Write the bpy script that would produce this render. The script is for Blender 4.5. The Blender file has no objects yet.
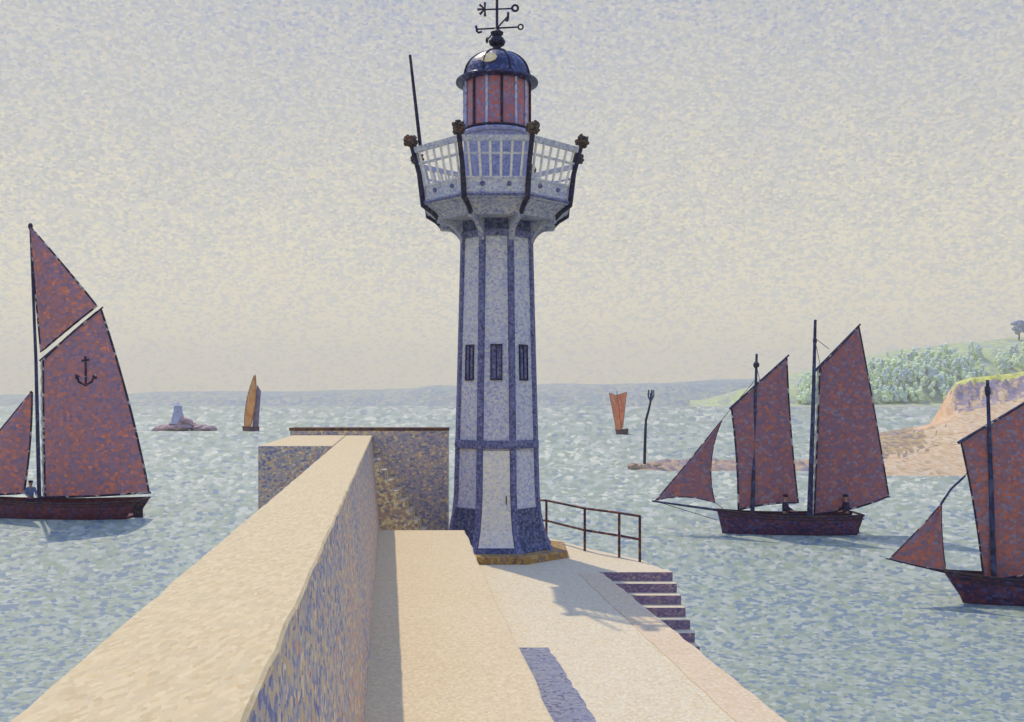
import bpy, bmesh, math, random
from mathutils import Vector, Matrix, noise
random.seed(7)
R = math.radians
sc = bpy.context.scene
COL = sc.collection

# ------------------------------------------------------------------ camera, sky, sun, exposure
F = 1000.0                                  # focal length in pixels of a 1024 wide picture
cam = bpy.data.cameras.new('camera'); camo = bpy.data.objects.new('camera', cam); COL.objects.link(camo)
camo.location = (0, 0, 0); camo.rotation_euler = (R(90), 0, 0)
cam.sensor_width = 36.0; cam.lens = 36.0*F/1024.0
cam.shift_y = 39.0/1024.0
cam.clip_start = 0.05; cam.clip_end = 9000
sc.camera = camo
sc.view_settings.view_transform = 'Standard'; sc.view_settings.look = 'None'
sc.view_settings.gamma = 1.0; sc.view_settings.use_curve_mapping = False
sc.view_settings.exposure = 0.0

SHX, SHY = 0.35, -0.62                      # where a shadow of one metre of height falls
ELEV = math.atan2(1.0, math.hypot(SHX, SHY))
sun = bpy.data.lights.new('sun', 'SUN'); suno = bpy.data.objects.new('sun', sun); COL.objects.link(suno)
sun.energy = 2.6; sun.angle = R(0.6); sun.color = (1.0, 0.89, 0.68)
suno.rotation_euler = Vector((SHX, SHY, -1.0)).to_track_quat('-Z', 'Y').to_euler()


def lin(c):
    c = c/255.0
    return c/12.92 if c <= 0.04045 else ((c+0.055)/1.055)**2.4


def rgb(t, k=1.0):
    return (min(1, lin(t[0])*k), min(1, lin(t[1])*k), min(1, lin(t[2])*k), 1.0)


class NT:
    """small node helper"""
    def __init__(self, tree): self.t = tree
    def n(self, typ, ins=None, **props):
        nd = self.t.nodes.new(typ)
        for k, v in props.items(): setattr(nd, k, v)
        for k, v in (ins or {}).items():
            sock = nd.inputs[k]
            if isinstance(v, bpy.types.NodeSocket): self.t.links.new(v, sock)
            else: sock.default_value = v
        return nd
    def math(self, op, a, b=None, c=None, clamp=False):
        ins = {0: a}
        if b is not None: ins[1] = b
        if c is not None: ins[2] = c
        return self.n('ShaderNodeMath', ins, operation=op, use_clamp=clamp).outputs[0]
    def ramp(self, fac, cols, k=1.0, interp='CONSTANT'):
        nd = self.n('ShaderNodeValToRGB', {0: fac}); cr = nd.color_ramp; cr.interpolation = interp
        tot = sum(w for _, w in cols); acc = 0.0; pos = []
        for c, w in cols: pos.append(acc/tot); acc += w
        while len(cr.elements) < len(cols): cr.elements.new(0.999)
        for e, p, (c, w) in zip(cr.elements, pos, cols):
            e.position = p; e.color = rgb(c, k)
        return nd.outputs[0]
    def cells(self, vec, scale, rough_edge=0.35):
        """random value per dab, dabs of 1/scale metres, uneven outlines"""
        mp = self.n('ShaderNodeVectorMath', {0: vec, 1: scale}, operation='MULTIPLY').outputs[0]
        ns = self.n('ShaderNodeTexNoise', {'Vector': mp, 'Scale': 1.7, 'Detail': 1.0}).outputs['Color']
        dv = self.n('ShaderNodeVectorMath', {0: ns, 1: (0.5, 0.5, 0.5)}, operation='SUBTRACT').outputs[0]
        dv = self.n('ShaderNodeVectorMath', {0: dv, 3: rough_edge*2.2}, operation='SCALE').outputs[0]
        p = self.n('ShaderNodeVectorMath', {0: mp, 1: dv}, operation='ADD').outputs[0]
        vo = self.n('ShaderNodeTexVoronoi', {'Vector': p, 'Scale': 1.0}, voronoi_dimensions='3D', feature='F1')
        sep = self.n('ShaderNodeSeparateColor', {0: vo.outputs['Color']})
        return sep.outputs[0], vo.outputs['Distance'], sep.outputs[1]


# ---- world: Nishita sky, mottled cloud veil low down, added blue glow overhead to lift shade
world = bpy.data.worlds.new('World'); sc.world = world; world.use_nodes = True
wt = world.node_tree; wt.nodes.clear(); w = NT(wt)
sky = w.n('ShaderNodeTexSky', sky_type='NISHITA', sun_disc=False, sun_elevation=ELEV,
          sun_rotation=math.atan2(-SHX, -SHY), air_density=1.2, dust_density=1.5)
bg1 = w.n('ShaderNodeBackground', {0: sky.outputs[0], 1: 0.15})
gen = w.n('ShaderNodeTexCoord').outputs['Generated']
v1, d1, _ = w.cells(gen, (310, 310, 470), 0.25)
v2, d2, _ = w.cells(gen, (200, 200, 330), 0.25)
zz = w.n('ShaderNodeSeparateXYZ', {0: gen}).outputs[2]
big = w.n('ShaderNodeTexNoise', {'Vector': gen, 'Scale': 7.0, 'Detail': 3.0}).outputs[0]
lift = w.math('MULTIPLY_ADD', zz, -1.95, 0.66)
pat = w.math('MULTIPLY_ADD', big, 0.30, -0.15)
vv = w.math('MULTIPLY_ADD', v1, 0.58, w.math('MULTIPLY', v2, 0.16))
vv = w.math('ADD', vv, w.math('ADD', lift, pat), clamp=True)
veil = w.ramp(vv, [((168, 172, 192), .07), ((177, 180, 194), .10), ((185, 187, 194), .12), ((191, 192, 193), .14),
                   ((190, 189, 184), .07), ((197, 195, 190), .14), ((203, 201, 195), .14), ((208, 205, 198), .15),
                   ((213, 206, 186), .08), ((219, 213, 194), .11), ((225, 217, 194), .12)])
glow = w.n('ShaderNodeMapRange', {0: zz, 1: 0.40, 2: 0.85, 3: 1.05, 4: 2.4}, interpolation_type='SMOOTHSTEP').outputs[0]  # added brightness above the view, lifting the shade
tint = w.n('ShaderNodeMix', {0: w.n('ShaderNodeMapRange', {0: zz, 1: 0.40, 2: 0.75}).outputs[0], 6: veil, 7: rgb((112, 148, 226))}, data_type='RGBA').outputs[2]
bg2 = w.n('ShaderNodeBackground', {0: tint, 1: glow})
mf = w.n('ShaderNodeMapRange', {0: zz, 1: 0.36, 2: 0.80, 3: 0.96, 4: 0.60}, interpolation_type='SMOOTHSTEP').outputs[0]
mx = w.n('ShaderNodeMixShader', {0: mf, 1: bg1.outputs[0], 2: bg2.outputs[0]})
w.n('ShaderNodeOutputWorld', {0: mx.outputs[0]})


# ------------------------------------------------------------------ materials
def stipple(name, cols, size=(0.06, 0.06, 0.06), rough=0.8, k=1.0, patch=(0.6, 0.35), bump=0.25, spec=0.25,
            translucent=0.0, seed=0.0, vivid=0.68, rise=None):
    """paint in dabs: a palette of real surface colours, one per dab; patch = (size 1/m, strength) of larger drifts"""
    m = bpy.data.materials.new(name); m.use_nodes = True
    t = m.node_tree; t.nodes.clear(); h = NT(t)
    co = h.n('ShaderNodeTexCoord').outputs['Object']
    if seed: co = h.n('ShaderNodeVectorMath', {0: co, 1: (seed, seed*1.7, seed*.6)}, operation='ADD').outputs[0]
    val, dist, val2 = h.cells(co, tuple(1.0/s for s in size))
    nz = h.n('ShaderNodeTexNoise', {'Vector': co, 'Scale': patch[0], 'Detail': 3.0}).outputs[0]
    v = h.math('ADD', val, h.math('MULTIPLY_ADD', nz, patch[1]*2, -patch[1]))
    if rise:                                    # palette shifts with height
        zc_ = h.n('ShaderNodeSeparateXYZ', {0: co}).outputs[2]
        v = h.math('ADD', v, h.n('ShaderNodeMapRange', {0: zc_, 1: rise[0], 2: rise[1], 3: rise[2], 4: rise[3]}).outputs[0])
    v = h.math('MINIMUM', h.math('MAXIMUM', v, 0.001), 0.999)
    tw = sum(q for _, q in cols); mean = [sum(c_[i]*q for c_, q in cols)/tw for i in range(3)]
    cols = [(tuple(mean[i]+(c_[i]-mean[i])*vivid for i in range(3)), q) for c_, q in cols]
    c = h.ramp(v, cols, k)
    val3 = h.math('MULTIPLY_ADD', val2, 0.18, 0.91)
    c2 = h.n('ShaderNodeVectorMath', {0: c, 3: val3}, operation='SCALE').outputs[0]
    ht = h.math('SUBTRACT', 1.0, dist)
    bp = h.n('ShaderNodeBump', {'Strength': bump, 'Distance': min(size)*0.35, 'Height': ht}).outputs[0]
    pb = h.n('ShaderNodeBsdfPrincipled', {'Base Color': c2, 'Roughness': rough, 'Specular IOR Level': spec, 'Normal': bp})
    out = pb.outputs[0]
    if translucent:
        tr = h.n('ShaderNodeBsdfTranslucent', {'Color': c2})
        out = h.n('ShaderNodeMixShader', {0: translucent, 1: out, 2: tr.outputs[0]}).outputs[0]
    h.n('ShaderNodeOutputMaterial', {0: out})
    return m


M = {}
M['cream_top'] = stipple('cream_stone', [((204, 178, 130), .7), ((209, 187, 142), 2), ((212, 192, 148), 3), ((214, 196, 154), 2), ((208, 183, 140), 1)], (.018, .045, .03), k=0.98, patch=(.5, .5), bump=.10, vivid=0.5)
M['walk'] = stipple('walkway_stone', [((212, 180, 134), 1), ((214, 191, 146), 2), ((218, 199, 156), 3), ((215, 192, 152), 2), ((222, 206, 168), 1)], (.025, .03, .03), k=0.98, patch=(.45, .5), bump=.08, vivid=0.55)
M['quay'] = stipple('quay_stone', [((214, 189, 142), 1), ((216, 196, 154), 2), ((220, 205, 168), 3), ((223, 211, 180), 3), ((218, 194, 156), 1)], (.03, .035, .03), k=0.96, patch=(.35, .55), bump=.08, vivid=0.6)
M['coping'] = stipple('pink_coping_stone', [((214, 186, 146), 1), ((217, 194, 156), 3), ((220, 200, 166), 3), ((216, 186, 138), 1)],
                      (.035, .035, .03), k=0.96, patch=(.5, .4), bump=.08)
M['face'] = stipple('weathered_wall_face', [((84, 92, 132), 1.2), ((106, 112, 138), 1.5), ((130, 128, 140), 2), ((148, 140, 132), 2.2), ((164, 148, 122), 2.2), ((178, 152, 112), 1.6), ((190, 174, 138), 1.2), ((180, 124, 88), .6)], (.036, .05, .03), k=1.75, patch=(.5, .35), bump=.25, vivid=0.75, rise=(-2.4, -.75, .10, -.08))  # shade tones of the upright faces, bluer towards the top
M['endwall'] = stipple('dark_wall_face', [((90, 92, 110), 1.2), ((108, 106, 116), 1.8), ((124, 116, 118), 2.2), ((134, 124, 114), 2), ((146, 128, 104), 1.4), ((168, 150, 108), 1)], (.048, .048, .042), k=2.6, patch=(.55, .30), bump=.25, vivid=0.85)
M['stair'] = stipple('ochre_stair_stone', [((110, 108, 122), 1.3), ((142, 132, 122), 1.8), ((176, 156, 116), 2), ((198, 178, 134), 1.7), ((146, 122, 104), 1)], (.055, .055, .05), k=2.1, vivid=.9)
M['endtop'] = stipple('rusty_coping', [((70, 60, 70), 1), ((120, 90, 70), 2), ((140, 110, 80), 2), ((90, 80, 100), 1)], (.08, .08, .08), k=.8)
M['slate'] = stipple('blue_slate', [((124, 126, 146), 1), ((142, 143, 156), 3), ((154, 153, 158), 3), ((162, 160, 160), 1.5), ((108, 106, 128), 1)], (.035, .035, .03), k=0.82, patch=(.8, .3), bump=.2, vivid=0.95)  # colour of the painted quay shadow
M['ochre'] = stipple('ochre_plinth_stone', [((120, 92, 80), 1), ((158, 122, 72), 2), ((182, 144, 76), 3), ((204, 170, 104), 2), ((120, 110, 140), 1)],
                     (.06, .06, .05), k=.9, patch=(1.2, .4))
M['riser'] = stipple('step_stone', [((84, 72, 100), 2), ((104, 90, 112), 2), ((124, 106, 112), 1.5), ((150, 130, 112), .6)], (.04, .05, .03), k=1.8)  # mauve shade of the risers put into the colour
M['white_iron'] = stipple('pale_painted_iron', [((132, 136, 170), 1.6), ((154, 157, 180), 2.2), ((174, 175, 186), 3), ((188, 187, 182), 2.6), ((200, 195, 174), 1.2)], (.042, .042, .038), k=1.34, patch=(1.0, .2), bump=.15, rough=.6, vivid=0.65)
M['white_panel'] = stipple('white_painted_panel', [((176, 176, 180), 1), ((194, 192, 186), 3), ((202, 197, 180), 3), ((210, 203, 174), 1)], (.04, .04, .035), k=1.4, patch=(1.0, .15), bump=.15, rough=.6, vivid=0.8)
M['blue_iron'] = stipple('slate_blue_painted_iron', [((68, 70, 108), 1.5), ((90, 93, 130), 2.5), ((108, 111, 142), 2.2), ((130, 132, 154), 1.2), ((60, 60, 80), 1)], (.038, .038, .038), k=1.3, patch=(1.5, .15), bump=.15, rough=.6)
M['dark_blue'] = stipple('dark_blue_painted_iron', [((54, 60, 92), 1.5), ((68, 76, 108), 2.5), ((90, 97, 122), 2.2), ((114, 117, 134), 1.3), ((54, 55, 68), .8)], (.042, .042, .042), k=1.2, patch=(1.5, .15), bump=.15, rough=.6, vivid=0.8)
M['grey_iron'] = stipple('shaded_grey_painted_iron', [((108, 114, 150), 1.6), ((130, 134, 160), 2.2), ((148, 150, 168), 3), ((164, 163, 164), 2.2), ((176, 172, 156), 1)], (.042, .042, .038), k=1.3, patch=(1.0, .2), bump=.15, rough=.6, vivid=.85)  # darker copy of the pale iron, underside shade in the colour
M['mid_blue'] = stipple('mid_blue_paint', [((112, 117, 156), 1), ((132, 135, 168), 2), ((148, 150, 176), 2), ((162, 163, 180), 1)], (.038, .038, .038), k=1.25, patch=(2, .2), bump=.15, rough=.6)
M['dark_iron'] = stipple('dark_iron', [((36, 36, 62), 2), ((54, 54, 86), 2), ((70, 62, 70), 1), ((96, 86, 84), .7)], (.05, .05, .05), k=.9, rough=.55)
M['bud'] = stipple('rusty_finial_paint', [((58, 52, 62), 2), ((88, 72, 66), 1.6), ((150, 100, 70), .8), ((104, 100, 84), 1)], (.045, .045, .045), k=1.1)
M['dome'] = stipple('dark_dome_sheet', [((34, 38, 84), 2), ((52, 58, 108), 2), ((80, 84, 124), 1), ((120, 122, 140), .5), ((44, 42, 56), 1)],
                    (.055, .055, .055), k=.9, rough=.4, spec=.5, vivid=0.85)
M['pale_hatch'] = stipple('pale_hatch', [((226, 204, 150), 2), ((232, 214, 170), 2), ((214, 186, 132), 1)], (.05, .05, .05), k=1.1)  # colour of the glint painted on the dome
M['glass_red'] = stipple('red_lantern_glass', [((136, 108, 142), 2), ((158, 104, 122), 2), ((182, 98, 96), 2.4), ((200, 110, 90), .9), ((136, 132, 164), 1.8)], (.045, .045, .06), k=1.1, rough=.25, spec=.5, patch=(4.0, .4), vivid=0.85)
M['mull'] = stipple('pale_glazing_bar', [((120, 128, 170), 1), ((160, 168, 196), 2), ((190, 192, 200), 1)], (.05, .05, .05), k=1.35)
M['rail'] = stipple('rusty_rail', [((70, 52, 60), 2), ((104, 66, 60), 2), ((134, 92, 74), 1.2), ((66, 58, 80), 1)], (.06, .06, .06), k=1.15, vivid=1.0)
M['sail'] = stipple('tan_sailcloth', [((114, 104, 128), 1.5), ((130, 110, 128), 1.8), ((142, 108, 116), 2.2), ((152, 108, 104), 2.0), ((172, 114, 94), 1.3), ((188, 122, 88), .6)], (.16, .16, .14), k=1.9, patch=(.22, .18), bump=.15, translucent=.32, rough=.9, vivid=0.72)
M['sail_warm'] = stipple('red_sailcloth', [((116, 104, 122), 1.5), ((134, 102, 108), 2.1), ((150, 100, 94), 2.1), ((174, 106, 82), 1.8), ((130, 126, 144), 1.1)], (.095, .095, .085), k=1.7, patch=(.3, .25), bump=.15, translucent=.32, rough=.9, seed=5, vivid=0.72)
M['sail_ketch'] = stipple('maroon_sailcloth', [((106, 96, 116), 1.4), ((122, 94, 108), 2.3), ((136, 94, 96), 2.3), ((158, 102, 84), 1.4), ((130, 120, 134), 1)], (.14, .14, .12), k=1.8, patch=(.25, .18), bump=.15, translucent=.32, rough=.9, seed=9, vivid=0.72)
M['rope'] = stipple('tarred_bolt_rope', [((40, 40, 66), 2.4), ((60, 52, 70), 1.6), ((92, 74, 92), 1), ((190, 182, 178), .9)], (.2, .2, .2), k=0.95, vivid=1.0)
M['spar'] = stipple('blue_grey_spar', [((52, 56, 92), 2), ((72, 80, 118), 2), ((96, 108, 140), 1), ((58, 52, 62), 1)], (.12, .12, .16), k=.85)
M['hull'] = stipple('dark_hull_planking', [((44, 34, 66), 2), ((62, 42, 70), 2), ((84, 46, 62), 1.6), ((104, 56, 56), .9), ((70, 72, 110), .6)], (.13, .13, .1), k=1.5, rough=.5)
M['hull_red'] = stipple('maroon_hull_planking', [((62, 36, 50), 2), ((86, 42, 50), 2), ((104, 50, 50), 1.2), ((70, 60, 96), .9)], (.15, .15, .11), k=1.5, rough=.5)
M['gun'] = stipple('worn_gunwale', [((70, 56, 56), 2), ((104, 84, 64), 1), ((60, 52, 80), 1.3)], (.15, .15, .15), k=.85)
M['cream_cloth'] = stipple('pale_rope', [((214, 206, 190), 1), ((196, 190, 186), 1)], (.1, .1, .1))
M['tan_sail'] = stipple('ochre_far_sail', [((206, 160, 96), 1), ((216, 178, 122), 2), ((212, 150, 92), 1)], (.7, .7, .9), k=1.2, translucent=.4)
M['mauve_sail'] = stipple('mauve_far_sail', [((140, 128, 160), 1), ((158, 144, 166), 1)], (.7, .7, .9), k=.8)
M['orange_sail'] = stipple('orange_far_sail', [((210, 150, 112), 2), ((218, 164, 126), 2), ((194, 134, 112), 1)], (.6, .6, .8), k=1.25, translucent=.4)
M['far_hull'] = stipple('far_hull', [((120, 90, 80), 1), ((92, 72, 84), 1)], (.5, .5, .5), k=1.3)
M['skerry'] = stipple('pink_brown_skerry', [((150, 124, 124), 2), ((176, 144, 130), 2), ((132, 120, 136), 1)], (.7, 1.5, .5), k=1.3, patch=(.2, .3))
M['beacon'] = stipple('blue_grey_beacon', [((146, 150, 172), 2), ((160, 163, 178), 2)], (.5, .5, .5), k=1.35)
M['coast'] = stipple('far_coast', [((146, 154, 156), 2), ((156, 164, 158), 2.5), ((164, 170, 150), 2.4), ((176, 178, 150), 1.6), ((182, 178, 160), 1.2)], (3.5, 10, 2.5), k=0.98, patch=(.006, .45), bump=0, vivid=1.0)
M['hillgreen'] = stipple('hill_grass', [((146, 152, 148), 1), ((156, 168, 130), 2), ((172, 182, 118), 2.4), ((188, 192, 124), 1.6), ((162, 160, 164), .8)], (4, 12, 3), k=1.2, patch=(.012, .4), bump=0)
M['wood'] = stipple('hill_wood_foliage', [((124, 134, 158), 2.0), ((140, 152, 154), 2), ((152, 168, 130), 2.4), ((178, 188, 120), 1.8), ((190, 194, 150), 1)],
                    (3.0, 6, 5), k=2.1, patch=(.02, .35), bump=0, vivid=0.5)
M['blue_leaf'] = stipple('bluish_foliage', [((120, 130, 154), 2), ((134, 142, 158), 2), ((148, 158, 150), 1)], (3, 3, 3), k=1.3)
M['strand'] = stipple('pale_strand', [((206, 200, 168), 1), ((198, 190, 164), 1)], (6, 6, 3), k=.8)
M['sand'] = stipple('sand', [((176, 146, 108), .8), ((198, 170, 126), 1.6), ((212, 186, 146), 3), ((216, 196, 164), 2), ((206, 168, 128), 1)], (.3, .9, .3), k=0.92, patch=(.09, .5), bump=.1)
M['shingle'] = stipple('brown_shingle', [((140, 124, 112), 1.4), ((160, 140, 106), 2), ((188, 158, 100), 1.8), ((196, 170, 128), 1.5), ((128, 122, 142), .7)], (.35, .9, .3), k=0.95, patch=(.12, .4), bump=.1, vivid=0.75)
M['cliff_ochre'] = stipple('ochre_cliff', [((208, 170, 126), 2), ((214, 182, 142), 2), ((202, 166, 138), 1)], (.3, .8, .35), k=1.05, patch=(.2, .3), vivid=0.9)
M['cliff_mauve'] = stipple('mauve_rock', [((140, 128, 138), 2), ((154, 140, 140), 2), ((184, 158, 132), 2), ((146, 140, 148), 1)], (.3, .8, .35), k=1.0, patch=(.15, .35), vivid=0.95)
M['turf'] = stipple('cliff_turf', [((172, 168, 84), 1), ((188, 186, 98), 2), ((198, 198, 118), 2), ((156, 156, 104), .7)], (.4, 2, .4), k=1.1, patch=(.1, .3), vivid=0.6)
M['reef'] = stipple('reef_rock', [((142, 126, 130), 1.4), ((172, 144, 120), 2), ((190, 160, 126), 2), ((198, 174, 138), 1), ((134, 130, 144), .8)], (.4, 1.6, .3), k=.9, patch=(.2, .35))
M['smock'] = stipple('dark_smock', [((54, 46, 74), 2), ((84, 56, 74), 1), ((66, 66, 100), 1)], (.08, .08, .08), k=.9)
M['smock_blue'] = stipple('blue_smock', [((84, 98, 138), 2), ((110, 124, 152), 2)], (.08, .08, .08))
M['skin'] = stipple('skin', [((170, 126, 104), 1), ((184, 140, 116), 1)], (.05, .05, .05))
M['hair'] = stipple('dark_cap', [((36, 34, 52), 1), ((50, 46, 62), 1)], (.04, .04, .04))


def water_material():
    m = bpy.data.materials.new('sea_water'); m.use_nodes = True
    t = m.node_tree; t.nodes.clear(); h = NT(t)
    co = h.n('ShaderNodeTexCoord').outputs['Object']
    sep = h.n('ShaderNodeSeparateXYZ', {0: co}); Y = sep.outputs[1]
    nz = h.n('ShaderNodeTexNoise', {'Vector': co, 'Scale': .35, 'Detail': 2.0}).outputs[0]
    # wavelets fan out from the root of the pier: one coordinate round it, one away from it
    px_ = h.math('ADD', sep.outputs[0], .6); py_ = h.math('ADD', Y, 1.5)
    ang = h.math('ARCTAN2', px_, py_)
    rad = h.math('SQRT', h.math('ADD', h.math('MULTIPLY', px_, px_), h.math('MULTIPLY', py_, py_)))
    fan = h.n('ShaderNodeCombineXYZ', {0: ang, 1: rad, 2: 0.0}).outputs[0]
    # ripples lengthen offshore: five ripple sizes, each over its own belt of water
    belts = [(0, .10, .14), (18, .125, .26), (25, .17, .50), (34, .235, 1.0), (47, .33, 1.9), (66, .46, 3.8), (92, .65, 7.5), (130, .95, 15.), (190, 1.4, 33.), (290, 2.2, 80.), (450, 3.6, 200.)]
    val = dist = v2 = None
    for y0, wx, wy in belts:
        a, d, b = h.cells(fan, (200.0, 1.5/wy, 1.0), .25)
        if val is None: val, dist, v2 = a, d, b
        else:
            jit = h.math('MULTIPLY_ADD', nz, y0*.35, -y0*.175)
            s = h.math('GREATER_THAN', h.math('ADD', Y, jit), float(y0))
            val = h.n('ShaderNodeMix', {0: s, 2: val, 3: a}, data_type='FLOAT').outputs[0]
            v2 = h.n('ShaderNodeMix', {0: s, 2: v2, 3: b}, data_type='FLOAT').outputs[0]
            dist = h.n('ShaderNodeMix', {0: s, 2: dist, 3: d}, data_type='FLOAT').outputs[0]
    st = h.n('ShaderNodeVectorMath', {0: co, 1: (.06, .022, 1)}, operation='MULTIPLY').outputs[0]
    drift = h.n('ShaderNodeTexNoise', {'Vector': st, 'Scale': 1.0, 'Detail': 3.0}).outputs[0]
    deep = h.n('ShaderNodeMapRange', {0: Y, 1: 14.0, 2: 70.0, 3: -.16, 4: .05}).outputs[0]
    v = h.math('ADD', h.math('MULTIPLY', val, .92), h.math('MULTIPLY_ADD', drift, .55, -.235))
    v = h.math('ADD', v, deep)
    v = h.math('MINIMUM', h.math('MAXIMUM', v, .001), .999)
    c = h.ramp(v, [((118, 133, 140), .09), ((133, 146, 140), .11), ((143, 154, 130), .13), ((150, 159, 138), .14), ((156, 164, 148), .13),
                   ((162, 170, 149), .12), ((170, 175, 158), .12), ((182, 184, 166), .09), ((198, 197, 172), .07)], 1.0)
    bp = h.n('ShaderNodeBump', {'Strength': .12, 'Distance': .04, 'Height': h.math('SUBTRACT', 1.0, dist)}).outputs[0]
    pb = h.n('ShaderNodeBsdfPrincipled', {'Base Color': c, 'Roughness': .55, 'Specular IOR Level': .22, 'Normal': bp})
    h.n('ShaderNodeOutputMaterial', {0: pb.outputs[0]})
    return m


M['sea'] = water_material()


# ------------------------------------------------------------------ mesh helpers
class MB:
    def __init__(self): self.v = []; self.f = []; self.mi = []
    def add(self, vs, fs, mi=0):
        o = len(self.v); self.v += [tuple(p) for p in vs]
        for f in fs: self.f.append(tuple(i+o for i in f)); self.mi.append(mi)
        return self
    def box(self, c, s):
        x, y, z = c; a, b, d = s[0]/2, s[1]/2, s[2]/2
        vs = [(x+i*a, y+j*b, z+k*d) for k in (-1, 1) for j in (-1, 1) for i in (-1, 1)]
        return self.add(vs, [(0, 2, 3, 1), (4, 5, 7, 6), (0, 1, 5, 4), (2, 6, 7, 3), (0, 4, 6, 2), (1, 3, 7, 5)])
    def prism(self, poly, z0, z1):
        n = len(poly); vs = [(x, y, z0) for x, y in poly]+[(x, y, z1) for x, y in poly]
        fs = [tuple(reversed(range(n))), tuple(range(n, 2*n))]+[(i, (i+1) % n, n+(i+1) % n, n+i) for i in range(n)]
        return self.add(vs, fs)
    def loft(self, rings, caps=True, closed=False):
        n = len(rings[0]); vs = [p for r in rings for p in r]; fs = []
        m = len(rings)
        for a in range(m-1 if not closed else m):
            b = (a+1) % m
            for i in range(n):
                j = (i+1) % n; fs.append((a*n+i, a*n+j, b*n+j, b*n+i))
        if caps and not closed:
            fs.append(tuple(reversed(range(n)))); fs.append(tuple(range((m-1)*n, m*n)))
        return self.add(vs, fs)
    def tube(self, pts, r, n=8, closed=False):
        pts = [Vector(p) for p in pts]; m = len(pts)
        rs = r if isinstance(r, (list, tuple)) else [r]*m
        rings = []; up = None
        for i, p in enumerate(pts):
            if closed: t = pts[(i+1) % m]-pts[i-1]
            else: t = pts[min(i+1, m-1)]-pts[max(i-1, 0)]
            t.normalize()
            if up is None:
                up = Vector((0, 0, 1)) if abs(t.z) < .9 else Vector((0, 1, 0))
            s = t.cross(up)
            if s.length < 1e-4: s = t.cross(Vector((1, 0, 0)))
            s.normalize(); u = s.cross(t).normalized(); up = u
            rings.append([p+(s*math.cos(2*math.pi*q/n)+u*math.sin(2*math.pi*q/n))*rs[i] for q in range(n)])
        return self.loft(rings, True, closed)
    def lathe(self, prof, n=24, c=(0, 0)):
        rings = [[(c[0]+r*math.cos(2*math.pi*q/n), c[1]+r*math.sin(2*math.pi*q/n), z) for q in range(n)] for r, z in prof]
        return self.loft(rings)
    def blob(self, c, s, sub=2, amp=.0, seed=0):
        bm = bmesh.new(); bmesh.ops.create_icosphere(bm, subdivisions=sub, radius=1)
        rr = random.Random(seed)
        bm.verts.ensure_lookup_table()
        vs = []
        for v in bm.verts:
            k = 1+rr.uniform(-amp, amp); vs.append((c[0]+v.co.x*s[0]*k, c[1]+v.co.y*s[1]*k, c[2]+v.co.z*s[2]*k))
        fs = [tuple(v.index for v in f.verts) for f in bm.faces]; bm.free()
        return self.add(vs, fs)
    def build(self, name, mat, parent=None, smooth=False, mats=None, loc=None, up=False):
        me = bpy.data.meshes.new(name); me.from_pydata(self.v, [], self.f)
        bm = bmesh.new(); bm.from_mesh(me)
        bmesh.ops.remove_doubles(bm, verts=bm.verts, dist=1e-5)
        bmesh.ops.recalc_face_normals(bm, faces=bm.faces)
        if up:
            for f in bm.faces:
                f.normal_update()
                if f.normal.z < 0: f.normal_flip()
        bm.to_mesh(me); bm.free()
        for mm in (mats or [mat]): me.materials.append(mm)
        if mats and len(me.polygons) == len(self.mi):
            for p, i in zip(me.polygons, self.mi): p.material_index = i
        if smooth:
            for p in me.polygons: p.use_smooth = True
            try: me.set_sharp_from_angle(angle=R(40))
            except Exception: pass
        o = bpy.data.objects.new(name, me); COL.objects.link(o)
        if parent is not None: o.parent = parent
        if loc is not None: o.location = loc
        return o


def tag(o, label=None, cat=None, group=None, kind=None):
    if label: o['label'] = label
    if cat: o['category'] = cat
    if group: o['group'] = group
    if kind: o['kind'] = kind
    return o


def empty(name, loc=(0, 0, 0)):
    o = bpy.data.objects.new(name, None); o.empty_display_size = .2; COL.objects.link(o); o.location = loc
    return o


def P(px, py, Y): return Vector(((px-512)/F*Y, Y, (400-py)/F*Y))
def bev(o, wd=.02, seg=2):
    b = o.modifiers.new('bevel', 'BEVEL'); b.width = wd; b.segments = seg; b.limit_method = 'ANGLE'; b.angle_limit = R(35)
    return o


# ------------------------------------------------------------------ setting: sea, pier, coast
SEA = -6.0
E_WALK, E_QUAY, E_PAR = 2.40, 3.05, .74
def ax(off, Y): return (-.124*Y+off, Y)           # the pier runs slightly left of the view

tag(MB().add([(-2600, -120, SEA), (2600, -120, SEA), (2600, 2300, SEA), (-2600, 2300, SEA)], [(0, 1, 2, 3)]).build('water', M['sea']), kind='structure')

def jag(poly, step=.3, amp=.014):
    """long straight edges get the small wobble of worn stone"""
    out = []; rj = random.Random(len(poly))
    for a, b in zip(poly, poly[1:]+poly[:1]):
        L_ = math.hypot(b[0]-a[0], b[1]-a[1]); n_ = max(1, int(L_/step))
        for q in range(n_):
            f_ = q/n_; j_ = 0 if q == 0 else 1
            out.append((a[0]+(b[0]-a[0])*f_+j_*rj.uniform(-amp, amp), a[1]+(b[1]-a[1])*f_+j_*rj.uniform(-amp, amp)*.5))
    return out
quay_poly = [ax(-.4, 1.0), ax(3.76, 1.0), ax(3.76, 17.7), (2.82, 17.7), (2.5, 19.1), (1.62, 20.5), (.9, 22.0), (-.2, 22.5), (-1.3, 22.4), (-3.2, 22.0)]
tag(bev(MB().prism(jag(quay_poly), -8, -E_QUAY).build('quay', M['quay']), .03), kind='structure')
cp = [ax(3.22, 1.0), ax(3.775, 1.0), ax(3.775, 17.55), ax(3.34, 17.55)]
tag(bev(MB().prism(jag(cp), -3.3, -E_QUAY+.012).build('quay_coping', M['coping']), .01), kind='structure')
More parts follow.
